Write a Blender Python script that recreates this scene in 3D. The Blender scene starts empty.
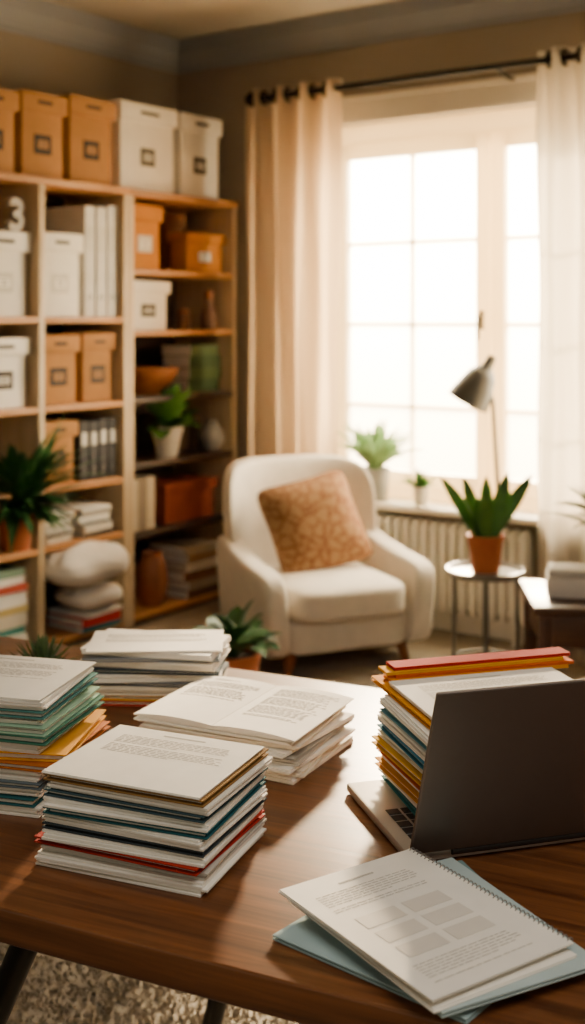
import bpy, bmesh, math, random
from mathutils import Vector, Matrix, Euler
random.seed(7)
PI = math.pi
R = math.radians
COL = bpy.context.scene.collection
TH = R(35.5); cT = math.cos(TH); sT = math.sin(TH)
F = 1200.0; H = 1.45; U0 = 292.5; V0 = 320.0
DESK = 0.75

# ---------- camera-frame survey helpers (lateral, distance) -> room coordinates ----------
def W(lat, D, z=0.0):
    return Vector((lat*cT - D*sT, lat*sT + D*cT, z))
def onx(u, v, x):
    k = (u-U0)/F; D = x/(-sT + k*cT); return W(k*D, D, H-(v-V0)*D/F)
def ony(u, v, y):
    k = (u-U0)/F; D = y/(cT + k*sT); return W(k*D, D, H-(v-V0)*D/F)

# ---------- materials ----------
MATS = {}
def lin(c):
    return tuple(((x/12.92) if x <= .04045 else ((x+.055)/1.055)**2.4) for x in c)
def hexc(h):
    h = h.lstrip('#'); return lin(tuple(int(h[i:i+2], 16)/255 for i in (0, 2, 4)))
def mat(name, col, rough=.6, var=.1, scale=8, bump=0, bscale=80, metal=0, stretch=(1, 1, 1), spec=.4, transl=0, tcol=None):
    if name in MATS: return MATS[name]
    if isinstance(col, str): col = hexc(col)
    m = bpy.data.materials.new(name); m.use_nodes = True
    nt = m.node_tree; n = nt.nodes; l = nt.links
    b = n['Principled BSDF']
    tc = n.new('ShaderNodeTexCoord'); mp = n.new('ShaderNodeMapping')
    mp.inputs['Scale'].default_value = stretch
    l.new(tc.outputs['Object'], mp.inputs['Vector'])
    no = n.new('ShaderNodeTexNoise'); no.inputs['Scale'].default_value = scale; no.inputs['Detail'].default_value = 4
    l.new(mp.outputs['Vector'], no.inputs['Vector'])
    cr = n.new('ShaderNodeValToRGB')
    cr.color_ramp.elements[0].position = .3; cr.color_ramp.elements[1].position = .7
    cr.color_ramp.elements[0].color = (*[max(0, c*(1-var)) for c in col], 1)
    cr.color_ramp.elements[1].color = (*[min(1, c*(1+var)) for c in col], 1)
    l.new(no.outputs['Fac'], cr.inputs['Fac']); l.new(cr.outputs['Color'], b.inputs['Base Color'])
    b.inputs['Roughness'].default_value = rough; b.inputs['Metallic'].default_value = metal
    b.inputs['Specular IOR Level'].default_value = spec
    if bump:
        n2 = n.new('ShaderNodeTexNoise'); n2.inputs['Scale'].default_value = bscale; n2.inputs['Detail'].default_value = 3
        l.new(mp.outputs['Vector'], n2.inputs['Vector'])
        bp = n.new('ShaderNodeBump'); bp.inputs['Strength'].default_value = bump; bp.inputs['Distance'].default_value = .01
        l.new(n2.outputs['Fac'], bp.inputs['Height']); l.new(bp.outputs['Normal'], b.inputs['Normal'])
    if transl:
        t = n.new('ShaderNodeBsdfTranslucent')
        if tcol: t.inputs['Color'].default_value = (*tcol, 1)
        else: l.new(cr.outputs['Color'], t.inputs['Color'])
        mx = n.new('ShaderNodeMixShader'); mx.inputs['Fac'].default_value = transl
        l.new(b.outputs['BSDF'], mx.inputs[1]); l.new(t.outputs['BSDF'], mx.inputs[2])
        l.new(mx.outputs['Shader'], n['Material Output'].inputs['Surface'])
    MATS[name] = m
    return m
def wood(name, c1, c2, rough=.35, stretch=(1.2, 14, 14), spec=.5):
    m = bpy.data.materials.new(name); m.use_nodes = True
    nt = m.node_tree; n = nt.nodes; l = nt.links; b = n['Principled BSDF']
    tc = n.new('ShaderNodeTexCoord'); mp = n.new('ShaderNodeMapping'); mp.inputs['Scale'].default_value = stretch
    l.new(tc.outputs['Object'], mp.inputs['Vector'])
    no = n.new('ShaderNodeTexNoise'); no.inputs['Scale'].default_value = 2.2; no.inputs['Detail'].default_value = 8
    no.inputs['Roughness'].default_value = .65; no.inputs['Distortion'].default_value = .6
    l.new(mp.outputs['Vector'], no.inputs['Vector'])
    cr = n.new('ShaderNodeValToRGB'); cr.color_ramp.elements[0].position = .32; cr.color_ramp.elements[1].position = .68
    cr.color_ramp.elements[0].color = (*hexc(c1), 1); cr.color_ramp.elements[1].color = (*hexc(c2), 1)
    l.new(no.outputs['Fac'], cr.inputs['Fac']); l.new(cr.outputs['Color'], b.inputs['Base Color'])
    bp = n.new('ShaderNodeBump'); bp.inputs['Strength'].default_value = .08; bp.inputs['Distance'].default_value = .003
    l.new(no.outputs['Fac'], bp.inputs['Height']); l.new(bp.outputs['Normal'], b.inputs['Normal'])
    b.inputs['Roughness'].default_value = rough; b.inputs['Specular IOR Level'].default_value = spec
    return m

M_wall = mat('wall_paint', '#94897b', .85, .05, 2, .05, 200)
M_ceil = mat('ceiling_paint', '#aba192', .9, .04, 2)
M_crown = mat('crown_paint', '#93959a', .6, .04, 3)
M_white = mat('white_gloss_paint', '#eee6d8', .45, .04, 3)
M_frameglow = mat('window_frame_glow', '#f0e8d8', .45, .03, 3, transl=.45, tcol=(.97, .82, .58))  # translucency added so the frame glows, imitating glare around the window
M_floor = mat('carpet', '#948673', .95, .22, 60, .8, 220)
M_pile = mat('rug_pile', '#aca396', .9, .10, 30, spec=.1)
M_desk = wood('walnut_desk', '#3d1f0e', '#85522c', .30, (.9, 22, 22))
M_shelf = wood('shelf_wood', '#9c6a36', '#c08a52', .5, (12, 1.5, 12))
M_post = wood('post_wood', '#b09a78', '#cdb693', .5, (14, 14, 1.2))
M_back = wood('back_board', '#3a2b1e', '#4c3a27', .6, (8, 1, 8))
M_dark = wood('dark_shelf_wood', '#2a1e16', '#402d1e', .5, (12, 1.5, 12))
M_dwood = wood('side_table_wood', '#3a2213', '#5c3820', .4, (2, 12, 12))
M_black = mat('black_metal', '#1a1816', .4, .1, 10, metal=.6)
M_tan = mat('tan_card', '#a07344', .8, .07, 12, .1, 120, spec=.2)
M_orange = mat('orange_card', '#b97a30', .8, .07, 12, .1, 120, spec=.2)
M_brown = mat('brown_card', '#7d4e26', .7, .07, 12)
M_wbox = mat('white_card', '#e6e1d8', .8, .03, 10, spec=.2)
M_ink = mat('printed_ink', '#55524e', .8, .1, 20)
M_inkl = mat('pale_ink', '#c0bab1', .8, .12, 20)
M_block = mat('pale_block_ink', '#e0dad0', .8, .05, 20)
M_blackcard = mat('dark_card', '#2c2723', .7, .1, 20)
M_paper = mat('paper', '#f6f2e9', .85, .03, 25, spec=.2)
M_paper2 = mat('cream_paper', '#e6ddcc', .85, .04, 25, spec=.2)
M_paper3 = mat('grey_paper', '#c9c5bc', .85, .04, 25, spec=.2)
M_terra = mat('terracotta', '#b06032', .75, .12, 14, .1, 60)
M_ceram = mat('white_ceramic', '#ddd8ce', .35, .03, 6)
M_greyceram = mat('grey_ceramic', '#827e78', .5, .1, 10)
M_digit = mat('grey_ornament', '#a59f95', .5, .06, 10)
M_soil = mat('soil', '#33251a', .95, .3, 60, .6, 120)
M_leaf = mat('leaf_green', '#4a7a33', .5, .3, 12)
M_leafd = mat('leaf_dark', '#2f5628', .45, .3, 12)
M_leafp = mat('leaf_pale', '#6f8f58', .5, .3, 12, transl=.3)
M_succ = mat('succulent_green', '#4f6a40', .5, .25, 20)
M_chair = mat('cream_upholstery', '#ded4c5', .9, .05, 20, .15, 400)
M_leg = wood('chair_leg_wood', '#6b3c1d', '#8a5228', .4, (14, 14, 2))
M_cush = mat('white_cushion', '#f2ede5', .9, .05, 10, .3, 40)
M_metal = mat('grey_metal', '#77736c', .4, .08, 8, metal=.5)
M_wire = mat('binding_wire', '#8d8882', .45, .05, 8, metal=.3)
M_lid = mat('laptop_aluminium', '#6b615a', .42, .04, 6, metal=.5)
M_base = mat('laptop_base_aluminium', '#b9b4ac', .4, .03, 6, metal=.6)
M_key = mat('laptop_keys', '#262423', .5, .1, 20)
M_screen = mat('laptop_screen', '#101012', .15, .05, 6)
M_bowl = wood('bowl_wood', '#7a4522', '#a0642f', .45, (6, 6, 10))
M_curt = mat('curtain_linen', '#bdb1a0', .9, .06, 14, .2, 300, stretch=(1, 1, .15), transl=.46, tcol=(.96, .69, .42))  # orange transmission tint stands in for sun glow through the cloth
M_curt2 = mat('curtain_linen_pale', '#b0a89c', .9, .06, 14, .2, 300, stretch=(1, 1, .15), transl=.32, tcol=(.80, .70, .56))
M_rad = mat('radiator_enamel', '#e6dfd2', .4, .03, 5)
M_lamp = mat('lamp_enamel', '#4b4945', .5, .06, 6, metal=.2)

def colmat(h, rough=.85):
    return mat('card_' + h.strip('#'), h, rough, .06, 14, spec=.15)

# damask pillow
def pillow_mat():
    m = bpy.data.materials.new('damask_fabric'); m.use_nodes = True
    nt = m.node_tree; n = nt.nodes; l = nt.links; b = n['Principled BSDF']
    tc = n.new('ShaderNodeTexCoord')
    vo = n.new('ShaderNodeTexVoronoi'); vo.inputs['Scale'].default_value = 18; vo.feature = 'DISTANCE_TO_EDGE'
    n2 = n.new('ShaderNodeTexNoise'); n2.inputs['Scale'].default_value = 38; n2.inputs['Detail'].default_value = 3; n2.inputs['Distortion'].default_value = 2
    l.new(tc.outputs['Object'], vo.inputs['Vector']); l.new(tc.outputs['Object'], n2.inputs['Vector'])
    mul = n.new('ShaderNodeMath'); mul.operation = 'MULTIPLY_ADD'; mul.inputs[1].default_value = 1.3
    l.new(vo.outputs['Distance'], mul.inputs[0]); l.new(n2.outputs['Fac'], mul.inputs[2])
    cr = n.new('ShaderNodeValToRGB'); cr.color_ramp.elements[0].position = .52; cr.color_ramp.elements[1].position = .72
    cr.color_ramp.elements[0].color = (*hexc('#7d5335'), 1); cr.color_ramp.elements[1].color = (*hexc('#9d7751'), 1)
    l.new(mul.outputs['Value'], cr.inputs['Fac']); l.new(cr.outputs['Color'], b.inputs['Base Color'])
    b.inputs['Roughness'].default_value = .9; b.inputs['Specular IOR Level'].default_value = .15
    return m
M_pillow = pillow_mat()
def glass_mat():
    # mostly clear pane; added translucent veil imitates window glare over the bars
    m = bpy.data.materials.new('window_glass'); m.use_nodes = True
    n = m.node_tree.nodes; l = m.node_tree.links
    t = n.new('ShaderNodeBsdfTransparent'); g = n.new('ShaderNodeBsdfTranslucent'); g.inputs['Color'].default_value = (1, .92, .78, 1)
    tc = n.new('ShaderNodeTexCoord'); no = n.new('ShaderNodeTexNoise'); no.inputs['Scale'].default_value = 3
    l.new(tc.outputs['Object'], no.inputs['Vector'])
    mr = n.new('ShaderNodeMapRange'); mr.inputs['To Min'].default_value = .2; mr.inputs['To Max'].default_value = .28
    l.new(no.outputs['Fac'], mr.inputs['Value'])
    mx = n.new('ShaderNodeMixShader'); l.new(mr.outputs['Result'], mx.inputs['Fac'])
    l.new(t.outputs[0], mx.inputs[1]); l.new(g.outputs[0], mx.inputs[2]); l.new(mx.outputs[0], n['Material Output'].inputs['Surface'])
    return m
M_glass = glass_mat()

# ---------- mesh builder ----------
class B:
    def __init__(s): s.bm = bmesh.new()
    def box(s, c, size, rot=None, bev=0, seg=2):
        r = bmesh.ops.create_cube(s.bm, size=1); vs = r['verts']
        m = Matrix.Translation(Vector(c))
        if rot is not None: m = m @ Euler(rot).to_matrix().to_4x4()
        m = m @ Matrix.Diagonal((size[0], size[1], size[2], 1))
        bmesh.ops.transform(s.bm, matrix=m, verts=vs)
        if bev:
            es = list({e for v in vs for e in v.link_edges})
            bmesh.ops.bevel(s.bm, geom=es, offset=bev, segments=seg, affect='EDGES', profile=.5)
        return s
    def lathe(s, prof, c=(0, 0, 0), seg=28, m=None):
        rings = []
        for (r, z) in prof:
            ring = []
            for i in range(seg):
                a = 2*PI*i/seg
                p = Vector((max(r, 1e-5)*math.cos(a), max(r, 1e-5)*math.sin(a), z))
                if m is not None: p = m @ p
                ring.append(s.bm.verts.new(p + Vector(c)))
            rings.append(ring)
        for a, b in zip(rings, rings[1:]):
            for i in range(seg):
                j = (i+1) % seg
                s.bm.faces.new((a[i], a[j], b[j], b[i]))
        return s
    def tube(s, pts, r, seg=10, cap=True):
        pts = [Vector(p) for p in pts]; n = len(pts)
        rr = r if isinstance(r, (list, tuple)) else [r]*n
        t0 = (pts[1]-pts[0]).normalized()
        nx = t0.orthogonal().normalized(); rings = []
        for i, p in enumerate(pts):
            t = (pts[min(i+1, n-1)] - pts[max(i-1, 0)]).normalized()
            nx = (nx - t*nx.dot(t)).normalized(); ny = t.cross(nx)
            rings.append([s.bm.verts.new(p + (nx*math.cos(2*PI*k/seg) + ny*math.sin(2*PI*k/seg))*rr[i]) for k in range(seg)])
        for a, b in zip(rings, rings[1:]):
            for k in range(seg):
                j = (k+1) % seg; s.bm.faces.new((a[k], a[j], b[j], b[k]))
        if cap:
            s.bm.faces.new(rings[0][::-1]); s.bm.faces.new(rings[-1])
        return s
    def torus(s, c, Rr, r, axis='z', seg=20, sg=8):
        rings = []
        for i in range(seg):
            a = 2*PI*i/seg; ring = []
            for k in range(sg):
                b = 2*PI*k/sg
                x, y, z = (Rr+r*math.cos(b))*math.cos(a), (Rr+r*math.cos(b))*math.sin(a), r*math.sin(b)
                p = {'z': (x, y, z), 'x': (z, x, y), 'y': (x, z, y)}[axis]
                ring.append(s.bm.verts.new(Vector(p)+Vector(c)))
            rings.append(ring)
        for i in range(seg):
            a = rings[i]; b = rings[(i+1) % seg]
            for k in range(sg):
                j = (k+1) % sg; s.bm.faces.new((a[k], a[j], b[j], b[k]))
        return s
    def superbox(s, c, size, p=5, n=14, fn=None):
        t = bmesh.new(); bmesh.ops.create_cube(t, size=2)
        bmesh.ops.subdivide_edges(t, edges=t.edges[:], cuts=n, use_grid_fill=True)
        mp = {}
        for v in t.verts:
            x, y, z = v.co
            k = (abs(x)**p+abs(y)**p+abs(z)**p)**(-1/p)
            q = Vector((x*k*size[0]/2, y*k*size[1]/2, z*k*size[2]/2))
            if fn: q = fn(q)
            mp[v] = s.bm.verts.new(q + Vector(c))
        for f in t.faces: s.bm.faces.new([mp[v] for v in f.verts])
        t.free(); return s
    def prism(s, poly, axis, a, b):
        # extrude a 2-D polygon along an axis from a to b
        def P(q, w):
            if axis == 'x': return Vector((w, q[0], q[1]))
            if axis == 'y': return Vector((q[0], w, q[1]))
            return Vector((q[0], q[1], w))
        A = [s.bm.verts.new(P(q, a)) for q in poly]; Bv = [s.bm.verts.new(P(q, b)) for q in poly]
        n = len(poly)
        for i in range(n):
            j = (i+1) % n; s.bm.faces.new((A[i], A[j], Bv[j], Bv[i]))
        s.bm.faces.new(A[::-1]); s.bm.faces.new(Bv); return s
    def leaf(s, base, az, elev, L, wid, droop, seg=7, fold=.25, shape='lance', twist=0, tw0=0):
        h = Vector((math.cos(az), math.sin(az), 0)); side = Vector((-math.sin(az), math.cos(az), 0)); Z = Vector((0, 0, 1))
        p = Vector(base); ang = elev; prev = None
        for i in range(seg+1):
            t = i/seg
            if shape == 'lance': w = wid*max(.04, (.35+.65*math.sin(PI*min(1, t*1.3)*.5))*(1-t**2.5))
            elif shape == 'sword': w = wid*max(.03, (.55+.45*math.sin(PI*min(1, t*1.5)*.5))*(1-t**4)**.8)
            elif shape == 'broad': w = wid*max(.03, math.sin(PI*(t**1.15))**.75) if 0 < t < 1 else wid*.04
            elif shape == 'stalk': w = wid*(.06 if t < .4 else max(.03, max(0, math.sin(PI*((t-.4)/.6)**.9))**.7)) if t < 1 else wid*.03
            else: w = wid*(1-t)**.8+.0005
            d = h*math.cos(ang)+Z*math.sin(ang); nr0 = h*(-math.sin(ang))+Z*math.cos(ang)
            tw = tw0+twist*t
            sd = side*math.cos(tw)+nr0*math.sin(tw); nr = nr0*math.cos(tw)-side*math.sin(tw)
            tri = [s.bm.verts.new(p - sd*w/2 + nr*fold*w), s.bm.verts.new(p), s.bm.verts.new(p + sd*w/2 + nr*fold*w)]
            if prev:
                s.bm.faces.new((prev[0], prev[1], tri[1], tri[0])); s.bm.faces.new((prev[1], prev[2], tri[2], tri[1]))
            prev = tri; p = p + d*(L/seg); ang -= droop/seg
        return s
    def build(s, name, m, parent=None, smooth=35, loc=None, rotz=0):
        bmesh.ops.recalc_face_normals(s.bm, faces=s.bm.faces[:])
        me = bpy.data.meshes.new(name); s.bm.to_mesh(me); s.bm.free()
        me.materials.append(m)
        if smooth:
            for p in me.polygons: p.use_smooth = True
            me.set_sharp_from_angle(angle=R(smooth))
        o = bpy.data.objects.new(name, me); COL.objects.link(o)
        if parent: o.parent = parent
        if loc is not None: o.location = loc
        o.rotation_euler = (0, 0, rotz)
        return o
def tag(o, label, cat, group=None):
    o['label'] = label; o['category'] = cat
    if group: o['group'] = group
    return o
def thing(name, label, cat, loc=(0, 0, 0), rotz=0, group=None):
    o = bpy.data.objects.new(name, None); COL.objects.link(o); o.empty_display_size = .05
    o.location = loc; o.rotation_euler = (0, 0, rotz)
    return tag(o, label, cat, group)
def struct(o): o['kind'] = 'structure'; return o

# ================= ROOM SHELL =================
XL = -4.34; YB = 5.0; ZC = 2.95; XR = 1.7; YF = -1.2
struct(B().box(((XL+XR)/2, (YB+YF)/2, -.05), (XR-XL+.4, YB-YF+.4, .1)).build('floor', M_floor, smooth=0))
struct(B().box(((XL+XR)/2, (YB+YF)/2, ZC+.05), (XR-XL+.4, YB-YF+.4, .1)).build('ceiling', M_ceil, smooth=0))
struct(B().box((XL-.1, (YB+YF)/2, ZC/2), (.2, YB-YF+.4, ZC)).build('wall_left', M_wall, smooth=0))
struct(B().box((XR+.1, (YB+YF)/2, ZC/2), (.2, YB-YF+.4, ZC)).build('wall_right', M_wall, smooth=0))
OX0, OX1, OZ0, OZ1 = -3.40, -1.56, .585, 2.42
b = B()
b.box(((XL+OX0)/2, YB+.1, ZC/2), (OX0-XL, .2, ZC)); b.box(((XR+OX1)/2, YB+.1, ZC/2), (XR-OX1, .2, ZC))
b.box(((OX0+OX1)/2, YB+.1, OZ0/2-.015), (OX1-OX0, .2, OZ0-.03)); b.box(((OX0+OX1)/2, YB+.1, (OZ1+ZC)/2), (OX1-OX0, .2, ZC-OZ1))
struct(b.build('wall_back', M_wall, smooth=0))
CP = [(0, 0), (0, -.15), (.016, -.15), (.016, -.122), (.03, -.122), (.034, -.108), (.048, -.092), (.066, -.072), (.084, -.056), (.084, -.04), (.104, -.04), (.104, -.02), (.122, -.02), (.122, 0)]
struct(B().prism([(YB-q[0], ZC+q[1]) for q in CP], 'x', XL, XR).build('trim_1', M_crown))
struct(B().prism([(XL+q[0], ZC+q[1]) for q in CP], 'y', YF, YB).build('trim_2', M_crown))
struct(B().box(((XL+XR)/2, YB-.0085, .055), (XR-XL, .017, .11), bev=.004).build('baseboard_back', M_white))
struct(B().box((XL+.0085, (YB+YF)/2, .055), (.017, YB-YF-.05, .11), bev=.004).build('baseboard_left', M_white))

# window
win = bpy.data.objects.new('window_1', None); COL.objects.link(win); win.location = ((OX0+OX1)/2, YB, OZ0); struct(win)
def wl(x, y, z): return (x-win.location.x, y-win.location.y, z-win.location.z)
b = B(); cw = .09
b.box(wl(OX0-cw/2, YB-.012, (OZ0+OZ1)/2+.02), (cw, .022, OZ1-OZ0), bev=.004); b.box(wl(OX1+cw/2, YB-.012, (OZ0+OZ1)/2+.02), (cw, .022, OZ1-OZ0), bev=.004)
b.box(wl((OX0+OX1)/2, YB-.014, OZ1+.05), (OX1-OX0+2*cw, .026, .11), bev=.005); b.box(wl((OX0+OX1)/2, YB-.022, OZ1+.115), (OX1-OX0+2*cw+.04, .04, .03), bev=.006)
b.build('window_casing', M_white, win)
b = B(); ft = .06; yf = YB+.09
b.box(wl(OX0+ft/2, yf, (OZ0+OZ1)/2), (ft, .07, OZ1-OZ0), bev=.004); b.box(wl(OX1-ft/2, yf, (OZ0+OZ1)/2), (ft, .07, OZ1-OZ0), bev=.004)
b.box(wl((OX0+OX1)/2, yf, OZ1-ft/2-.02), (OX1-OX0-2*ft, .07, ft+.04), bev=.004); b.box(wl((OX0+OX1)/2, yf, OZ0+ft/2), (OX1-OX0-2*ft, .07, ft), bev=.004)
b.build('window_frame', M_frameglow, win)
for sgn in (0, 1):
    x0 = OX0+ft if sgn == 0 else (OX0+OX1)/2+.004; x1 = (OX0+OX1)/2-.004 if sgn == 0 else OX1-ft
    z0 = OZ0+ft; z1 = OZ1-ft-.04; st = .07
    b = B(); yc = YB+.075
    b.box(wl(x0+st/2, yc, (z0+z1)/2), (st, .055, z1-z0), bev=.006); b.box(wl(x1-st/2, yc, (z0+z1)/2), (st, .055, z1-z0), bev=.006)
    b.box(wl((x0+x1)/2, yc, z1-st/2), (x1-x0-2*st, .055, st), bev=.006); b.box(wl((x0+x1)/2, yc, z0+st/2), (x1-x0-2*st, .055, st), bev=.006)
    cs = b.build('casement', M_frameglow, win)
    b = B()
    b.box(wl((x0+x1)/2, yc+.016, (z0+z1)/2), (.02, .016, z1-z0-2*st))
    for zz in (1.83, 1.43, 1.03): b.box(wl((x0+x1)/2, yc+.016, zz), (x1-x0-2*st, .016, .02))
    b.build('glazing_bars', M_frameglow, cs)
    B().box(wl((x0+x1)/2, yc-.004, (z0+z1)/2), (x1-x0-2*st+.004, .001, z1-z0-2*st+.004)).build('window_glass', M_glass, cs, smooth=0)
    if sgn == 0:
        b = B(); hx = x1-.035
        b.box(wl(hx, YB+.042, 1.45), (.022, .012, .09), bev=.004); b.tube([wl(hx, YB+.04, 1.47), wl(hx, YB+.005, 1.47), wl(hx, YB+.003, 1.40), wl(hx, YB+.003, 1.36)], .008)
        b.build('window_handle', M_metal, cs)
b = B(); b.box(wl((OX0+OX1)/2, YB-.13/2+.03, OZ0-.016), (OX1-OX0+.06, .21, .03), bev=.007)
b.build('window_sill', M_white, win)

# ================= CURTAINS, ROD =================
YR = 4.80; ZR = 2.56
rod = thing('curtain_rod', 'dark metal curtain rod with ball finial above the window', 'curtain rod', (-2.6, YR, ZR))
B().tube([(-1.07, 0, 0), (1.5, 0, 0)], .016, 14).build('rod', M_black, rod)
for sx in (-1.08, 1.51): B().lathe([(0, -.036), (.024, -.028), (.036, 0), (.024, .028), (0, .036)], (sx, 0, 0), 16).build('finial', M_black, rod)
for sx in (-.98, .28):
    b = B(); b.tube([(sx, 0, -.012), (sx, .1, -.03), (sx, .193, -.03)], .008); b.lathe([(0, 0), (.028, 0), (.028, .008), (0, .008)], (sx, .198, -.03), 16, Matrix.Rotation(R(90), 4, 'X')); b.build('bracket', M_black, rod)
def curtain(x0, x1, waves, label, gather, ph, m):
    root = thing('curtain', label, 'curtain', ((x0+x1)/2, YR, 0), 0, 'window curtains')
    b = B(); nx, nz = waves*16, 26; w = x1-x0; z0, z1 = .015, ZR+.045
    g = []
    for j in range(nz+1):
        t = j/nz; z = z0+(z1-z0)*t; row = []
        fr = (1-t)                                  # folds wander and soften away from the rod
        for i in range(nx+1):
            s = i/nx
            gx = 1-gather*(1-t)**.8*.5
            x = (s-.5)*w*gx - gather*w*.12*(1-t) + .006*math.sin(5*z+s*17)
            a = .034*(1-.35*fr*(.5+.5*math.sin(2.1*z+s*7+x0)))
            y = a*math.sin(2*PI*waves*s+ph+fr*(1.1*math.sin(3.1*s*PI+1.3*z)+.5*math.sin(9*s+x0))) + .008*fr*math.sin(2*PI*waves*2.3*s+z)
            row.append(b.bm.verts.new((x, y, z)))
        g.append(row)
    for j in range(nz):
        for i in range(nx): b.bm.faces.new((g[j][i], g[j][i+1], g[j+1][i+1], g[j+1][i]))
    b.build('curtain_fabric', m, root, smooth=180)
    for k in range(2*waves):
        s = (k*PI-ph)/(2*PI*waves)
        if 0.02 < s < .98: B().torus(((s-.5)*w, 0, ZR), .03, .009, 'x', 18, 8).build('grommet', M_black, root)
curtain(-3.73, -3.14, 4, 'cream linen curtain between the bookcase and the window', .12, .6, M_curt)
curtain(-2.14, -1.45, 5, 'pale linen curtain on the right side of the window, by the lamp', .0, .3, M_curt2)

# ================= RADIATOR =================
rad = thing('radiator', 'cream column radiator under the window sill', 'radiator', (-2.66, YB-.085, 0))
b = B(); nc = 18
for i in range(nc):
    x = -.42+.84*i/(nc-1)
    b.superbox((x, 0, .31), (.038, .085, .42), 5, 5)
b.build('radiator_columns', M_rad, rad)
b = B(); b.tube([(-.42, 0, .14), (.42, 0, .14)], .016); b.tube([(-.42, 0, .48), (.42, 0, .48)], .016); b.build('header_pipe', M_rad, rad)
for sx in (-.38, .38): B().box((sx, 0, .055), (.03, .06, .108), bev=.004).build('foot', M_rad, rad)
b = B(); b.tube([(.44, 0, .14), (.485, 0, .14), (.485, 0, .003)], .010); b.lathe([(0, 0), (.018, 0), (.018, .05), (0, .05)], (.485, 0, .14), 14); b.build('valve', M_metal, rad)

# ================= BOOKCASES =================
XF = -3.893; XBK = -4.30; TP = .034; BT = .026
ZT = 2.068
LZ = [1.463, 1.073, .718, .462, .045]
RZ = [1.692, 1.40, 1.08, .769, .438, .05]
def bookcase(label, y0, y1, posts, levels, shelf_mats):
    root = thing('bookcase', label, 'bookcase', ((XF+XBK)/2, (y0+y1)/2, 0))
    ox, oy = (XF+XBK)/2, (y0+y1)/2; dp = XF-XBK
    for py in posts: B().box((0, py-oy, (ZT-.03)/2), (dp, TP, ZT-.03), bev=.003).build('side_panel', M_post, root)
    B().box((.006, 0, ZT-.015), (dp+.012, y1-y0+.01, .03), bev=.004).build('top_board', M_shelf, root)
    for a, c in zip(posts, posts[1:]):
        for z, m in zip(levels, shelf_mats):
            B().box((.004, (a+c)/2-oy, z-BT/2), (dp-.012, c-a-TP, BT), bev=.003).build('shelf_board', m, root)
        B().box((-dp/2+.004, (a+c)/2-oy, ZT/2-.02), (.006, c-a-TP, ZT-.06)).build('back_panel', M_back, root, smooth=0)
    for a, c in zip(posts, posts[1:]):
        B().box((dp/2-.03, (a+c)/2-oy, (levels[-1]-BT)/2), (.018, c-a-TP, levels[-1]-BT-.002)).build('plinth', M_dark, root, smooth=0)
bookcase('light wood bookcase of two narrow bays, holding white file boxes and binders', 3.03, 4.137, [3.047, 3.593, 4.12], LZ, [M_shelf]*5)
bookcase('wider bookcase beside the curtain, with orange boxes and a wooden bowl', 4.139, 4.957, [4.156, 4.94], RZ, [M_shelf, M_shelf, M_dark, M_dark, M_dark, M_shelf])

XI = -3.925
def yz(u, v, x=XI):
    p = onx(u, v, x); return p.y, p.z
def archive_box(u0, u1, vt, z, m, label, dep=.30, dark=True, x=XI, lid=True, slot=True, group='lidded storage boxes', y0=None, y1=None, labelled=True):
    if y0 is None: y0 = yz(u0, 300, x)[0]
    if y1 is None: y1 = yz(u1, 300, x)[0]
    w = y1-y0-.010; zt = yz((u0+u1)/2, vt, x)[1]; h = zt-z-.001
    root = thing('storage_box', label, 'box', (x-.004, (y0+y1)/2, z+.001), random.uniform(-.015, .015), group)
    b = B()
    lh = min(.085, h*.25) if lid else 0
    b.box((-dep/2, 0, (h-.004)/2), (dep-.034, w-.030, h-.004), bev=.004)
    b.build('box_body', m, root)
    if lid:
        b = B(); b.box((-dep/2, 0, h-lh/2), (dep, w, lh), bev=.004); b.build('lid', m, root)
    if slot and lid:
        b = B(); b.box((.0005, 0, h-lh/2), (.002, w*.32, .016), bev=.0008, seg=1); b.build('lid_mark', M_blackcard, root)
    # front decoration sits on the body front (x = -.017)
    if labelled:
        fx = -.0155; lw, lhh = min(.1, w*.42), min(.085, h*.26)
        sub = B().box((fx, 0, h*.40), (.003, lw, lhh), bev=.001, seg=1).build('label_holder', M_blackcard if dark else M_paper3, root)
        B().box((fx+.0021, 0, h*.40), (.0012, lw*.6, lhh*.45)).build('label_card', (M_tan if m is M_tan else M_paper3) if dark else M_paper, sub, smooth=0)
        b = B()
        for k in range(2): b.box((fx+.0029, 0, h*.40+.008-.016*k), (.0008, lw*(.42-.1*(k % 2)), .006))
        b.build('label_print', M_ink, sub, smooth=0)
    return root, h
# top of the bookcases
archive_box(-28, 21, 87, ZT, M_tan, 'tan lidded box on top of the bookcase, cut by the left picture edge')
archive_box(22, 69, 93, ZT, M_tan, 'tan lidded box on top of the bookcase, second tan box from the left')
archive_box(70, 118, 98, ZT, M_tan, 'tan lidded box on top of the bookcase, beside the tall white boxes')
archive_box(121, 179, 105, ZT, M_wbox, 'wide white lidded box on top of the bookcases, beside the tan boxes', dark=True)
archive_box(181, 224, 116, ZT, M_wbox, 'white lidded box on top of the bookcase nearest the curtain', dark=True)
# upper shelf, narrow bays
_, hb = archive_box(-20, 38, 231, LZ[0], M_wbox, 'white lidded box under the ornamental number three', dark=False, y1=3.57)
archive_box(46, 85, 233, LZ[0], M_wbox, 'white lidded box beside the tall pale binders', dark=False, dep=.2, y0=3.615)
archive_box(-20, 38, 338, LZ[1], M_wbox, 'white lidded box on the middle shelf, left of the two tan boxes', dark=True, y1=3.57)
archive_box(46, 82, 335, LZ[1], M_tan, 'left one of two tan boxes side by side on the middle shelf', y0=3.615)
archive_box(83, 124, 333, LZ[1], M_tan, 'right one of two tan boxes side by side on the middle shelf', y1=4.098)
archive_box(46, 80, 422, LZ[2], M_tan, 'tan lidded box beside the row of black binders', y0=3.615)
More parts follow.
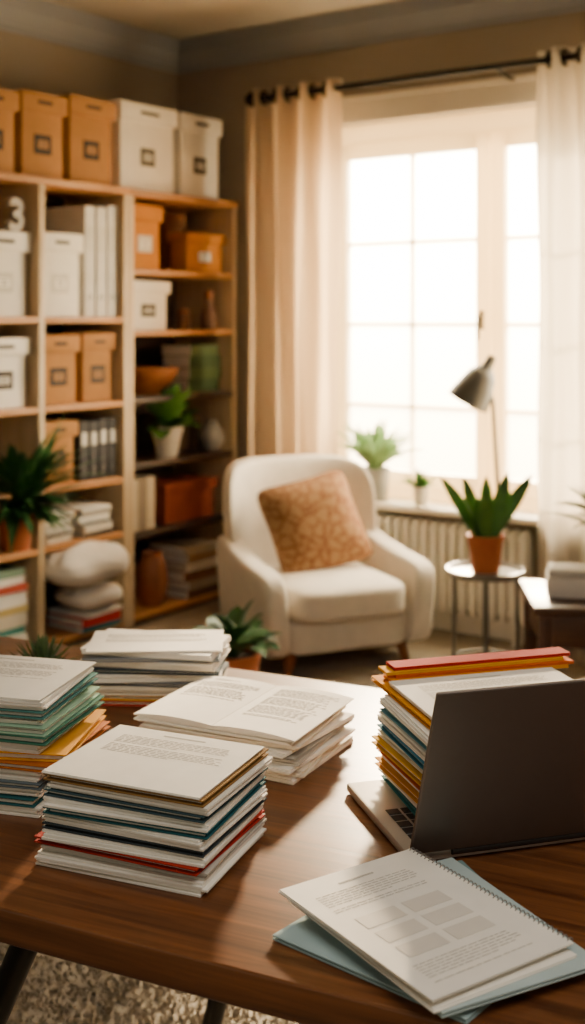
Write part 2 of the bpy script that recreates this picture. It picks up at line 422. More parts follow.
# wide bay
archive_box(131, 165, 205, RZ[0], M_orange, 'tall orange box with white label, top shelf of the wider bookcase', lid=True, slot=False, dark=False, y0=4.18)
archive_box(167, 187, 213, RZ[0], M_brown, 'brown box standing behind the orange boxes on the top shelf', dep=.16, x=-4.08, slot=False, labelled=False)
archive_box(187, 231, 234, RZ[0], M_orange, 'low orange box with small label, top shelf near the curtain', dep=.14, slot=False, dark=False, y1=4.915)
archive_box(131, 172, 281, RZ[1], M_wbox, 'small white box with dark label on the wider bookcase', slot=False, y0=4.18)
archive_box(166, 219, 481, RZ[4], colmat('#84402a'), 'low red brown box on the dark lower shelf', slot=False, labelled=False, dep=.24)

# numeral ornament
cu = bpy.data.curves.new('digit', 'FONT'); cu.body = '3'; cu.size = .19; cu.extrude = .014; cu.bevel_depth = .003; cu.offset = .004
to = bpy.data.objects.new('digit_tmp', cu); COL.objects.link(to)
bpy.context.view_layer.update()
me = bpy.data.meshes.new_from_object(to.evaluated_get(bpy.context.evaluated_depsgraph_get()))
bpy.data.objects.remove(to)
me.materials.clear(); me.materials.append(M_digit)
zmin = min(v.co.y for v in me.vertices); xm = sum(v.co.x for v in me.vertices)/len(me.vertices)
for v in me.vertices: v.co = Vector((v.co.z, v.co.x-xm, v.co.y-zmin))
dg = bpy.data.objects.new('number_ornament', me); COL.objects.link(dg)
dg.location = (-3.955, yz(15, 230, -3.955)[0], LZ[0]+hb+.002); tag(dg, 'grey ornamental number 3 standing on a white box', 'ornament')

# upright volumes
def upright(name, cat, u0, u1, vt, z, n, cols, labels, group, dep=.26, x=XI, y0=None, y1=None, spine_label=False):
    if y0 is None: y0 = yz(u0, 300, x)[0]
    if y1 is None: y1 = yz(u1, 300, x)[0]
    zt = yz((u0+u1)/2, vt, x)[1]
    t = (y1-y0)/n
    for i in range(n):
        h = (zt-z-.001)*random.uniform(.95, 1.0); tt = t*.94
        root = thing(name, labels[i], cat, (x-.004-random.uniform(0, .012), y0+t*(i+.5), z+.001), 0, group)
        m = cols[i % len(cols)]
        b = B(); bt = .003
        b.box((-dep/2, -tt/2+bt/2, h/2), (dep, bt, h), bev=.0008, seg=1); b.box((-dep/2, tt/2-bt/2, h/2), (dep, bt, h), bev=.0008, seg=1)
        b.box((-bt/2, 0, h/2), (bt, tt-.001, h), bev=.0008, seg=1); b.build('cover', m, root)
        B().box((-dep/2-.002, 0, h/2), (dep-.012, tt-2*bt-.001, h-.012)).build('pages', M_paper2, root, smooth=0)
        if spine_label:
            B().box((.0006, 0, h*.7), (.001, tt*.6, h*.22)).build('spine_label', M_paper3, root, smooth=0)
            B().torus((.0008, 0, h*.18), min(.011, tt*.28), .002, 'x', 16, 6).build('finger_ring', M_metal, root)
upright('ring_binder', 'binder', 87, 126, 205, LZ[0], 3, [mat('pale_grey_binder', '#c9c6c0', .6)], ['pale grey tall binder next to the white box', 'pale grey tall binder, middle of the three beside the white box', 'pale grey tall binder, against the bookcase upright'], 'pale binders on the upper shelf', y1=4.1, spine_label=True)
upright('magazine_file', 'file', 48, 84, 206, LZ[0], 2, [mat('slate_binder', '#5d6165', .6)], ['slate grey file behind the white box, left one', 'slate grey file behind the white box, right one'], 'slate files behind the white box', dep=.12, x=-4.155, y0=3.62, y1=3.84)
upright('ring_binder', 'binder', 82, 124, 418, LZ[2], 4, [mat('black_binder', '#2a2a2c', .6)], ['black binder next to the tan box', 'black binder, second from the tan box', 'black binder, third from the tan box', 'black binder against the bookcase upright'], 'black binders', y1=4.098, spine_label=True)
upright('book', 'book', 135, 157, 476, RZ[4], 3, [colmat('#b8ab92'), colmat('#8d8272'), colmat('#c9bda5')], ['cream upright book at the left end of the dark lower shelf', 'taupe upright book between two cream books', 'pale upright book nearest the red brown box'], 'upright books on the lower shelf', y0=4.185)
upright('book', 'book', 50, 79, 583, LZ[4], 4, [colmat('#4d4945'), colmat('#6b6259'), colmat('#3d4347')], ['charcoal upright book at the left end of the bottom shelf', 'brown grey upright book on the bottom shelf', 'dark slate upright book on the bottom shelf', 'charcoal upright book nearest the folded cushions'], 'upright books on the bottom shelf', x=-4.10, y0=3.62, y1=3.78, dep=.16)
upright('book', 'book', 196, 231, 412, RZ[3], 4, [colmat('#4a3b2d'), colmat('#5d4b3a')], ['dark brown upright book behind the grey vase, first from left', 'brown upright book behind the grey vase, second from left', 'dark brown upright book behind the grey vase, third from left', 'brown upright book nearest the curtain, behind the grey vase'], 'upright books behind the vase', x=-4.08, dep=.18, y0=4.62, y1=4.9)

# flat stacks
ORD = ['topmost', 'second', 'third', 'fourth', 'fifth', 'sixth', 'seventh', 'eighth', 'ninth', 'tenth', 'eleventh', 'twelfth', 'thirteenth', 'fourteenth', 'fifteenth', 'sixteenth']
def paper_mesh(w, d, t, n, jit=.004, m=None):
    b = B()
    th = t/n
    for i in range(n):
        b.box((random.uniform(-jit, jit), random.uniform(-jit, jit), th*(i+.5)), (w-.004, d-.004, th*.82), (0, 0, random.uniform(-jit, jit)*4))
    return b
def bundle(label, loc, rot, w, d, t, m, group, n=None):
    o = paper_mesh(w, d, t, n or max(2, int(t/.0028))).build('paper_bundle', m, None, smooth=0, loc=loc, rotz=rot)
    return tag(o, label, 'papers', group)
def folder(label, loc, rot, w, d, t, m, group, pages=M_paper, spine='y-', name='folder', cat='folder'):
    root = thing(name, label, cat, loc, rot, group)
    bt = .0022
    b = B(); b.box((0, 0, bt/2), (w, d, bt), bev=.0006, seg=1); b.box((0, 0, t-bt/2), (w, d, bt), bev=.0006, seg=1)
    if spine == 'y-': b.box((0, -d/2+bt/2, t/2), (w, bt, t-bt), bev=.0005, seg=1)
    elif spine == 'x-': b.box((-w/2+bt/2, 0, t/2), (bt, d, t-bt), bev=.0005, seg=1)
    elif spine == 'y+': b.box((0, d/2-bt/2, t/2), (w, bt, t-bt), bev=.0005, seg=1)
    b.build('cover', m, root)
    n = max(2, int((t-2*bt)/.003)); b = B(); th = (t-2*bt)/n
    for i in range(n): b.box((random.uniform(-.002, .002), random.uniform(-.002, .002), bt+th*(i+.5)), (w-.014, d-.012, th*.85))
    b.build('pages', pages, root, smooth=0)
    return root
def shelf_stack(u, z, vt, w, d, items, where, x=-4.06, group=None, rot0=R(90), ydir=None, rj=.06):
    # items listed bottom -> top: (kind, colour, thickness weight)
    y = yz(u, 300, XI)[0] if ydir is None else ydir; zt = yz(u, vt, XI)[1]
    tot = sum(i[2] for i in items); zz = z+.001; N = len(items)
    for k, (kind, m, wt, desc) in enumerate(items):
        t = (zt-z)*wt/tot; lab = f'{desc}, {ORD[N-1-k]} {"" if N-1-k == 0 else "from the top "}{"of" if N-1-k else "in"} {where}'
        loc = (x+random.uniform(-.012, .012), y+random.uniform(-.008, .008), zz); r = rot0+random.uniform(-rj, rj)
        if kind == 'p': bundle(lab, loc, r, w, d, t-.0006, m, group)
        else: folder(lab, loc, r, w, d, t-.0006, m, group, name='book' if kind == 'b' else 'folder', cat='book' if kind == 'b' else 'folder')
        zz += t
P, P2, P3 = M_paper, M_paper2, M_paper3
c = colmat
shelf_stack(62, LZ[3], 513, .16, .23, [('p', P2, 2, 'cream paper pile'), ('f', c('#7a7468'), 1, 'grey folder'), ('p', P3, 1.6, 'grey white paper pile'), ('f', c('#b9b2a4'), 1, 'pale folder'), ('p', P, 1.5, 'white paper pile'), ('f', c('#8d7a60'), .7, 'brown folder'), ('p', P, 1, 'white paper pile')], 'the stack above the folded cushions', group='papers below the tan box', ydir=3.73, x=-4.04, rj=.09)
shelf_stack(105, LZ[3], 505, .19, .23, [('f', c('#4a453f'), 1, 'dark folder'), ('p', P2, 1.6, 'cream paper pile'), ('f', c('#6b7276'), .8, 'slate folder'), ('p', P, 1.6, 'white paper pile'), ('f', c('#a79f90'), 1, 'beige folder'), ('p', P, 1, 'white paper pile')], 'the stack under the black binders', group='papers under the black binders', ydir=3.96, x=-4.04, rj=.09)
shelf_stack(10, LZ[4], 572, .24, .26, [('p', P, 2, 'white paper pile'), ('f', c('#4f8f86'), 1, 'teal folder'), ('p', P2, 2, 'cream paper pile'), ('f', c('#c9b478'), 1, 'yellowish folder'), ('p', P, 2, 'white paper pile'), ('f', c('#b45240'), 1, 'red folder'), ('p', P, 1, 'white paper pile'), ('f', c('#7f9a86'), 1, 'sage folder')], 'the stack under the palm plant', group='papers under the palm plant', ydir=3.42)
shelf_stack(112, LZ[4], 605, .24, .24, [('f', c('#3f6f73'), 1, 'teal folder'), ('f', c('#b8281a'), 1.6, 'red folder'), ('p', P, .8, 'white paper pile')], 'the low stack beneath the folded cushions', group='papers under the cushions', ydir=3.955, x=-3.995)
shelf_stack(203, RZ[2], 345, .24, .2, [('b', c('#3f5238'), 1.2, 'dark green book'), ('b', c('#50623f'), 1, 'olive green book'), ('b', c('#45583c'), 1.1, 'dark green book'), ('b', c('#5a6b48'), 1, 'olive green book')], 'the stack behind the wooden bowl', x=-4.06, group='green books', ydir=4.78)
shelf_stack(196, RZ[5], 545, .25, .26, [('b', c('#5a4634'), 1, 'brown book'), ('b', c('#9c8e79'), 1, 'taupe book'), ('b', c('#6e4d35'), 1.2, 'brown book'), ('p', P2, 1, 'cream paper pile'), ('b', c('#8d6d4c'), 1, 'tan book'), ('b', c('#a89a84'), 1, 'beige book')], 'the stack right of the brown vase', group='books beside the brown vase', ydir=4.70, x=-4.04)
shelf_stack(150, RZ[5], 540, .22, .13, [('b', c('#6b5a48'), 1, 'brown book'), ('b', c('#b5a78e'), 1, 'beige book'), ('b', c('#7d674f'), 1, 'brown book'), ('p', P2, 1, 'cream paper pile'), ('b', c('#94836c'), 1, 'taupe book'), ('b', c('#b9ad97'), 1, 'beige book')], 'the stack behind the brown vase', x=-4.2, group='books behind the brown vase', ydir=4.33)

# cushions on the bottom shelf
def pillowfn(sx, sy, sz):
    def fn(q):
        a = abs(q.x)/(sx/2); b_ = abs(q.y)/(sy/2)
        q.z *= (1-.45*a**3)*(1-.45*b_**3)
        if q.z > 0: q.z += .007*math.sin(19*q.y+6*math.sin(14*q.x))*(1-a**2)
        q.x += .007*math.sin(23*q.y+30*q.z)
        return q
    return fn
zc0 = yz(112, 605)[1]
o = B().superbox((0, 0, .063), (.27, .27, .126), 3.2, 18, pillowfn(.27, .27, .126)).build('cushion', M_cush, None, 180, (-3.97, 3.95, zc0+.003)); tag(o, 'small white cushion squeezed under the larger one on the bottom shelf', 'cushion', 'white cushions')
o = B().superbox((0, 0, .095), (.29, .45, .19), 3.0, 18, pillowfn(.29, .45, .19)).build('cushion', M_cush, None, 180, (-3.915, 3.865, zc0+.134)); tag(o, 'larger plump white cushion on top of the smaller one, bottom shelf', 'cushion', 'white cushions')

# bowl, jar, bottle, vases
def lath(name, label, cat, loc, prof, m, seg=28):
    return tag(B().lathe(prof, (0, 0, 0), seg).build(name, m, None, 50, loc), label, cat)
yb = yz(161, 390, -3.98)[0]
lath('bowl', 'round wooden bowl on the shelf in front of green books', 'bowl', (-4.065, yb-.01, RZ[2]+.001), [(0, 0), (.07, 0), (.076, .012), (.118, .05), (.154, .108), (.161, .132), (.154, .134), (.142, .108), (.105, .055), (.055, .025), (0, .02)], M_bowl)
jr = thing('candle_jar', 'small dark lidded jar beside the small white box', 'jar', (-3.99, yz(184, 327, -3.99)[0], RZ[1]+.001))
B().lathe([(0, 0), (.03, 0), (.033, .01), (.033, .07), (.028, .08), (0, .08)]).build('jar_body', mat('amber_glaze', '#6a4526', .3), jr); B().lathe([(0, .081), (.03, .081), (.03, .1), (.01, .105), (0, .112)]).build('lid', M_bowl, jr)
bt = thing('bottle', 'brown ornamental bottle on the shelf near the curtain', 'bottle', (-4.0, yz(209, 327, -4.0)[0], RZ[1]+.001))
B().lathe([(0, 0), (.04, 0), (.045, .01), (.045, .07), (.03, .11), (.02, .13), (.02, .16)]).build('bottle_body', mat('brown_glaze', '#70503a', .35), bt); B().lathe([(0, .16), (.022, .16), (.026, .185), (.018, .205), (0, .21)]).build('stopper', M_bowl, bt)
lath('vase', 'round grey vase beside the white potted plant', 'vase', (-3.98, yz(212, 450, -3.98)[0], RZ[3]+.001), [(0, 0), (.035, 0), (.058, .03), (.067, .07), (.055, .11), (.03, .135), (.026, .15), (.03, .158), (.022, .156), (.02, .14), (0, .12)], M_greyceram)
lath('vase', 'round reddish brown vase on the bottom shelf next to the cushions', 'vase', (-3.985, yz(152, 600, -3.975)[0]+.01, RZ[5]+.001), [(0, 0), (.05, 0), (.075, .05), (.083, .12), (.075, .19), (.055, .23), (.05, .25), (.055, .262), (.046, .26), (.042, .24), (0, .2)], mat('red_brown_glaze', '#8a5230', .45, .15, 10))

# ================= PLANTS =================
def pot_profile(r, h, taper=.75, rim=.012):
    return [(0, 0), (r*taper, 0), (r*.97, h-rim*2), (r, h-rim*2), (r*1.04, h-rim), (r*1.04, h), (r*.92, h), (r*.9, h-.02), (0, h-.022)]
def potted(name, label, loc, r, h, potm, leafm, fill, taper=.75, cat='plant', rim=.012):
    root = thing(name, label, cat, loc)
    B().lathe(pot_profile(r, h, taper, rim)).build('pot', potm, root, 50)
    B().lathe([(0, h-.018), (r*.89, h-.018)], seg=20).build('soil', M_soil, root)
    b = B(); fill(b, h-.02); b.build('foliage', leafm, root, 60)
    return root
rnd = random.Random(3)
def f_palm(b, z, n=46, L=.34, w=.045, az=(0, 2*PI), el=(25, 88), dr=(30, 95)):
    for i in range(n):
        e = R(rnd.uniform(*el)); b.leaf((rnd.uniform(-.02, .02), rnd.uniform(-.02, .02), z), rnd.uniform(*az), e, L*rnd.uniform(.65, 1.1), w*rnd.uniform(.8, 1.1), R(rnd.uniform(*dr)), 7, .2)
def f_broad(b, z, n=22, L=.2, w=.085, az=None, el=(30, 85), dr=(20, 70)):
    for i in range(n):
        a = i*2.4+rnd.uniform(-.3, .3) if az is None else rnd.uniform(*az)
        b.leaf((rnd.uniform(-.015, .015), rnd.uniform(-.015, .015), z), a, R(rnd.uniform(*el)), L*rnd.uniform(.7, 1.15), w*rnd.uniform(.8, 1.15), R(rnd.uniform(*dr)), 8, .15, 'stalk')
def f_snake(b, z):
    # a few broad upright blades: (azimuth, elevation, length, turn of the blade about its own axis)
    for a, e, L, t0 in ((.62, 60, .31, 1.25), (3.76, 60, .30, -1.25), (.5, 78, .28, 1.3), (3.6, 77, .26, -1.2), (2.0, 82, .25, .1), (5.2, 74, .22, .2), (.9, 68, .21, .9), (4.1, 66, .20, -.8), (4.6, 80, .18, 0)):
        b.leaf((math.cos(a)*.02, math.sin(a)*.02, z), a, R(e), L, .062, R(6), 9, .14, 'sword', .25, t0)
def f_aloe(b, z, n=24, L=.26, w=.03):
    for i in range(n):
        b.leaf((rnd.uniform(-.015, .015), rnd.uniform(-.015, .015), z), i*2.4, R(rnd.uniform(30, 85)), L*rnd.uniform(.6, 1.1), w, R(rnd.uniform(-5, 60)), 7, .3)
def f_rosette(b, z, n=64, L=.085, w=.014):
    for i in range(n):
        t = i/n
        b.leaf((0, 0, z), i*2.4, R(2+84*t), L*(1-.2*t), w, R(-18 if t > .3 else 10), 5, .3, 'spike')
pm = onx(16, 553, -3.965)
def palm_fill(b, z):
    f_palm(b, z, 70, .43, .07, (-1.3, .85), (48, 72), (0, 60)); f_palm(b, z, 46, .31, .065, (-1.3, .95), (10, 50), (30, 85))
potted('potted_palm', 'large dark green palm in terracotta pot on the left bookcase bay', (-3.965, pm.y, LZ[3]+.001), .078, .165, M_terra, M_leafd, palm_fill)
potted('potted_plant', 'leafy green plant in a white pot on the wider bookcase', (-3.97, yz(167, 480, -3.97)[0], RZ[3]+.001), .078, .15, M_ceram, M_leaf, lambda b, z: (f_broad(b, z, 50, .22, .08, (-1.75, 1.6), (54, 76), (-15, 35)), f_broad(b, z, 18, .19, .08, (-1.6, 1.4), (15, 45), (20, 70))), .62)
fl = W(-.225, 4.50, .001)
potted('potted_plant', 'broad leaved plant in a terracotta pot on the floor by the armchair', fl, .105, .205, M_terra, M_leafd, lambda b, z: f_broad(b, z, 38, .21, .085), .78)
p = ony(374, 497, 4.93)
potted('potted_plant', 'pale spiky plant in a grey pot on the window sill', (p.x, 4.935, OZ0), .076, .155, M_greyceram, M_leafp, lambda b, z: f_aloe(b, z, 64, .28, .055), .85)
p = ony(421, 503, 4.93)
potted('potted_plant', 'tiny green plant in a small white pot on the window sill', (p.x, 4.93, OZ0), .04, .085, M_ceram, M_leaf, lambda b, z: f_aloe(b, z, 26, .11, .035), .8, rim=.006)
succ = W(-.468, 2.25, DESK+.001)
potted('succulent', 'small spiky succulent on the desk behind the colourful folder stack', succ, .042, .058, M_soil, M_succ, f_rosette, .8, rim=.006)

# round side table with snake plant
ST = W(.769, 4.78); zt = .45
st = thing('side_table', 'small round metal side table beside the armchair', 'side table', (ST.x, ST.y, 0))
B().lathe([(0, zt-.014), (.148, zt-.014), (.154, zt-.01), (.154, zt+.012), (.148, zt+.012), (.146, zt-.001), (0, zt-.001)], seg=40).build('tabletop', M_metal, st, 40)
for k in range(4):
    a = PI/2*k+.5; B().tube([(math.cos(a)*.125, math.sin(a)*.125, zt-.014), (math.cos(a)*.125, math.sin(a)*.125, .001)], .008).build('leg', M_metal, st)
B().torus((0, 0, .1), .125, .006, 'z', 32, 8).build('ring_brace', M_metal, st)
potted('snake_plant', 'snake plant with upright leaves in a terracotta pot on the round table', (ST.x, ST.y, zt+.0005), .072, .145, M_terra, M_leaf, f_snake, .75)

# lamp on sill
p = ony(499, 508, 4.93)
lp = thing('desk_lamp', 'grey metal lamp with cone shade standing on the window sill', 'lamp', (p.x, 4.93, OZ0))
def rl(u, v, y=4.93):
    q = ony(u, v, y); return Vector((q.x-p.x, y-4.93, q.z-OZ0))
B().lathe([(0, 0), (.06, 0), (.06, .01), (.05, .018), (.012, .024), (0, .024)]).build('lamp_base', M_lamp, lp)
B().tube([(0, 0, .02), rl(497, 470), rl(493, 405), rl(489, 382)], .010).build('arm', M_lamp, lp)
apex = rl(492, 358, 4.93); ctr = rl(468, 402, 4.90)
ax = (ctr-apex).normalized(); q = Vector((0, 0, 1)).rotation_difference(ax).to_matrix().to_4x4()
Ls = (ctr-apex).length
sh = B().lathe([(0, -.012), (.018, -.01), (.024, .02), (.026, .045), (.045, .062), (.066, .09), (.082, Ls*.65), (.094, Ls*.85), (.1, Ls), (.096, Ls), (.088, Ls*.8), (.06, .095), (.03, .062), (0, .055)], apex, 32, q).build('lamp_shade', M_lamp, lp, 50)
B().lathe([(0, .056), (.02, .066), (.028, .1), (.02, .13), (0, .137)], apex, 16, q).build('bulb', M_ceram, sh, 60)

# dark table at right edge
RT = W(1.13, 4.25); tz = .48
rt = thing('console_table', 'dark wooden table cut by the right picture edge', 'table', (RT.x, RT.y, 0), TH-R(4))
B().box((0, 0, tz-.014), (.60, .44, .028), bev=.004).build('tabletop', M_dwood, rt)
for a, bq in (((0, -.2, tz-.085), (.52, .02, .11)), ((0, .2, tz-.085), (.52, .02, .11)), ((-.26, 0, tz-.085), (.02, .38, .11)), ((.26, 0, tz-.085), (.02, .38, .11))): B().box(a, bq, bev=.002).build('apron', M_dwood, rt)
for sx in (-1, 1):
    for sy in (-1, 1): B().box((sx*.26, sy*.19, (tz-.03)/2), (.045, .045, tz-.03), bev=.004).build('leg', M_dwood, rt)
def onrt(a, b_, z): return Matrix.Translation((RT.x, RT.y, 0)) @ Euler((0, 0, TH-R(4))).to_matrix().to_4x4() @ Vector((a, b_, z))
bx = thing('tissue_box', 'pale box on the dark table at the right edge', 'box', onrt(-.12, -.02, tz+.0005), TH-R(10))
B().box((0, 0, .035), (.22, .15, .07), bev=.006).build('box_body', M_wbox, bx); B().box((0, 0, .085), (.21, .14, .028), bev=.01).build('lid', M_paper3, bx)
potted('potted_plant', 'plant with arching leaves behind the pale box at the right edge', onrt(.06, .12, tz+.0005), .07, .14, M_greyceram, M_leafd, lambda b, z: f_palm(b, z, 44, .36, .07, (0, 2*PI), (35, 88), (20, 80)), .75)

# ================= ARMCHAIR =================
CH = W(.108, 5.24); crot = TH+R(23.6)
ch = thing('armchair', 'cream upholstered armchair with brown legs beside the window', 'armchair', (CH.x, CH.y, 0), crot)
B().superbox((0, -.03, .155), (.56, .60, .14), 12, 10).build('seat_base', M_chair, ch, 180)
def seatfn(q):
    q.z += .014*(1-(q.x/.26)**2)*(1-(q.y/.3)**2) if q.z > 0 else 0
    return q
B().superbox((0, -.08, .292), (.515, .63, .14), 7, 18, seatfn).build('seat_cushion', M_chair, ch, 180)
def backfn(q):
    t = (q.z+.36)/.72
    q.x *= .95+.07*t-.08*max(0, t-.75)
    q.y += .11*t - .15*(abs(q.x)/.36)**2.6
    return q
B().superbox((0, .245, .455), (.72, .15, .73), 6, 20, backfn).build('backrest', M_chair, ch, 180)
for sx in (-1, 1):
    def armfn(q, sx=sx):
        t = max(0, min(1, (q.z+.185)/.37)); f = max(0, min(1, (q.y+.315)/.63))
        q.x += sx*(.03*t); q.x -= sx*.02*max(0, f-.4)
        q.z += .09*t*f**2.4 - .012*t*(1-f)
        return q
    B().superbox((sx*.318, -.05, .262), (.112, .64, .36), 6, 18, armfn).build('arm', M_chair, ch, 180)
for sx in (-1, 1):
    for sy in (-.29, .24): B().tube([(sx*.25, sy, .10), (sx*.275, sy*1.05, .002)], [.026, .015], 14).build('leg', M_leg, ch)
# pillow
pil = thing('throw_pillow', 'square tan damask pillow leaning in the armchair', 'pillow', (0, 0, 0), 0)
pil.location = Matrix.Translation((CH.x, CH.y, 0)) @ Euler((0, 0, crot)).to_matrix().to_4x4() @ Vector((.035, -.06, .380))
pil.rotation_euler = (Matrix.Rotation(crot-R(8), 4, 'Z') @ Matrix.Rotation(R(-27), 4, 'X') @ Matrix.Rotation(R(-13), 4, 'Y')).to_euler()
def pf(q):
    a = abs(q.x)/.22; c_ = abs(q.z)/.22
    q.y *= (1-.75*a**3.5)*(1-.75*c_**3.5)
    q.x *= 1-.07*(1-c_**2); q.z *= 1-.07*(1-a**2)
    q.z += .20
    return q
B().superbox((0, 0, 0), (.44, .17, .44), 8, 18, pf).build('pillow_cover', M_pillow, pil, 180)

# ================= DESK =================
da = R(25); dx, dn = Vector((math.cos(da), -math.sin(da))), Vector((math.sin(da), math.cos(da)))
def DS(s, n, z=0): q = dx*s+dn*n; return W(q.x, q.y, z)
DC = DS(-.45, 1.6425); drot = TH-da; RUG = .012
desk = thing('desk', 'long walnut wood desk with black metal legs, covered in papers', 'desk', (DC.x, DC.y, RUG), drot)
DL, DD = 2.6, .99
B().box((0, 0, DESK-RUG-.021), (DL, DD, .042), bev=.003, seg=3).build('tabletop', M_desk, desk)
for sx in (-1, 1):
    for sy in (-1, 1):
        b = B(); A = Vector((sx*.50, sy*.36, DESK-RUG-.046)); E = Vector((sx*(.80 if sy < 0 else .70), sy*.42, .006))
        b.tube([A, E], .019, 12); b.lathe([(0, -.005), (.024, -.005), (.024, .004), (0, .004)], E, 14); b.build('leg', M_black, desk)
    B().box((sx*.50, 0, DESK-RUG-.0455), (.06, .80, .007), bev=.002).build('mounting_plate', M_black, desk)
# rug
RC = DS(-.7, 2.0)
rug = thing('rug', 'shaggy grey beige rug under the desk', 'rug', (RC.x, RC.y, 0), drot)
B().box((0, 0, .0056), (3.2, 2.0, .011), bev=.003).build('rug_backing', M_pile, rug)
vs, fs = [], []
rr = random.Random(5)
for i in range(130000):
    x, y = rr.uniform(-1.58, 1.58), rr.uniform(-.98, .98); a = rr.uniform(0, 2*PI); w = rr.uniform(.002, .005); h = rr.uniform(.012, .024); ln = rr.uniform(0, .02); a2 = rr.uniform(0, 2*PI)
    k = len(vs)
    vs += [(x-math.cos(a)*w, y-math.sin(a)*w, .008), (x+math.cos(a)*w, y+math.sin(a)*w, .008), (x+math.cos(a2)*ln*.5+math.cos(a)*w, y+math.sin(a2)*ln*.5+math.sin(a)*w, h*.7), (x+math.cos(a2)*ln, y+math.sin(a2)*ln, h)]
    fs += [(k, k+1, k+2), (k, k+2, k+3)]
me = bpy.data.meshes.new('rug_pile'); me.from_pydata(vs, [], fs); me.materials.append(M_pile)
rp = bpy.data.objects.new('rug_pile', me); COL.objects.link(rp); rp.parent = rug; rp['kind'] = 'stuff'

# ---------- printed pages ----------
def print_lines(b, x0, x1, y_top, y_bot, z, pitch=.0050, hgt=.0011, rag=.25, seed=0, para=7):
    r = random.Random(seed); y = y_top; k = 0
    while y > y_bot:
        k += 1
        if k % para == 0: y -= pitch; continue
        xe = x1-(x1-x0)*(r.uniform(0, rag*.25) if (k+1) % para else r.uniform(.2, .6))
        x = x0
        while x < xe-.004:
            wl_ = min(r.uniform(.005, .014), xe-x); b.box((x+wl_/2, y, z), (wl_, hgt, .0002)); x += wl_+.0024
        y -= pitch
def text_page(root, w, d, z, seed, title=True, cx=0, cy=0, blocks=False, name='printed_text', frac=1.0):
    b = B(); x0, x1 = cx-w/2+w*.12, cx+w/2-w*.12; yt = cy+d/2-d*.1
    if title:
        b.box((cx, yt, z), (w*.28, .003, .0002)); yt -= .016
    if blocks:
        print_lines(b, x0, x1, yt, yt-.045, z, seed=seed)
        for i in range(2):
            for j in range(3): B().box((cx+(i-.5)*w*.36, yt-.075-j*.036, z), (w*.30, .026, .0002)).build('printed_block', M_block, root, smooth=0)
        b3 = B(); print_lines(b3, x0, x1, yt-.175, cy-d/2+d*.08, z, seed=seed+3); b3.build('printed_text', M_inkl, root, smooth=0)
    else: print_lines(b, x0, x1, yt, yt-(yt-(cy-d/2+d*.12))*frac, z, seed=seed)
    return b.build(name, M_inkl, root, smooth=0)
def top_sheet(label, loc, rot, w, d, seed, group=None, blocks=False, t=.0025, title=True, frac=.5):
    root = thing('printed_sheets', label, 'papers', loc, rot, group)
    paper_mesh(w, d, t, 2, .002).build('sheets', M_paper, root, smooth=0)
    text_page(root, w, d, t+.0003, seed, title, blocks=blocks, frac=frac)
    return root

def desk_stack(center, phi, w, d, z0, items, where, group, jit=.006, rj=2.5, above=0):
    """items bottom -> top: (kind, material, thickness, description, dw, dd, ox, oy, rot)"""
    zz = z0+.0005; N = len(items)+above
    a = R(phi); ex = Vector((math.cos(a), math.sin(a))); ey = Vector((-math.sin(a), math.cos(a)))
    for k, it in enumerate(items):
        kind, m, t, desc = it[:4]; ex_ = dict(it[4]) if len(it) > 4 else {}
        q = Vector(center)+ex*(ex_.get('ox', 0)+random.uniform(-jit, jit))+ey*(ex_.get('oy', 0)+random.uniform(-jit, jit))
        loc = W(q.x, q.y, zz); rot = TH+a+R(ex_.get('r', random.uniform(-rj, rj)))
        i = N-1-k
        lab = f'{desc}, {ORD[i]} in {where}' if i == 0 else f'{desc}, {ORD[i]} from the top of {where}'
        ww, dd = w+ex_.get('dw', 0), d+ex_.get('dd', 0)
        if kind == 'p': bundle(lab, loc, rot, ww, dd, t-.0004, m, group)
        elif kind == 'f': folder(lab, loc, rot, ww, dd, t-.0004, m, group, spine=ex_.get('sp', 'x-'))
        elif kind == 's': top_sheet(lab, loc, rot, ww, dd, 11+k, group, t=t-.0004)
        zz += t
    return zz

# A: left edge stack
desk_stack((-.462, 1.817), -13.5, .27, .20, DESK, [
    ('p', P, .014, 'white paper bundle'), ('f', c('#285c62'), .012, 'dark teal folder'), ('p', P, .013, 'white paper bundle'), ('f', c('#5d6a72'), .009, 'slate folder'),
    ('p', P, .016, 'white paper bundle'), ('f', c('#b5641f'), .010, 'amber folder', {'ox': .02, 'sp': 'none'}), ('f', c('#dd9a22'), .012, 'golden yellow folder', {'ox': .028, 'sp': 'none', 'r': 6}), ('p', P, .015, 'white paper bundle'),
    ('f', c('#417764'), .012, 'green folder', {'ox': .014, 'sp': 'none'}), ('f', c('#98bda4'), .013, 'pale mint folder', {'ox': .01, 'sp': 'none'}), ('p', P, .010, 'white paper bundle'), ('f', c('#4d817d'), .011, 'teal folder', {'sp': 'none', 'ox': .008}), ('p', P, .014, 'white paper bundle'), ('s', P, .003, 'printed white sheets')],
    'the tall colourful stack at the left edge', 'files in the left edge stack')
# B: back stack
desk_stack((-.255, 2.245), -2, .25, .15, DESK, [
    ('f', c('#a83526'), .010, 'red folder', {'sp': 'none'}), ('f', c('#d6a22c'), .010, 'yellow folder', {'sp': 'none', 'ox': -.006}), ('p', P2, .016, 'cream paper bundle'), ('f', c('#6c6f73'), .008, 'grey folder', {'r': -5}),
    ('p', P, .014, 'white paper bundle', {'r': 5}), ('f', c('#3d4a52'), .008, 'dark slate folder'), ('p', P, .014, 'white paper bundle', {'r': -7}), ('f', c('#8c9298'), .007, 'pale grey folder', {'r': 3}), ('p', P, .010, 'white paper bundle', {'r': -9}), ('s', P, .003, 'printed white sheets', {'r': 4})],
    'the stack near the succulent', 'files in the back stack', .004)
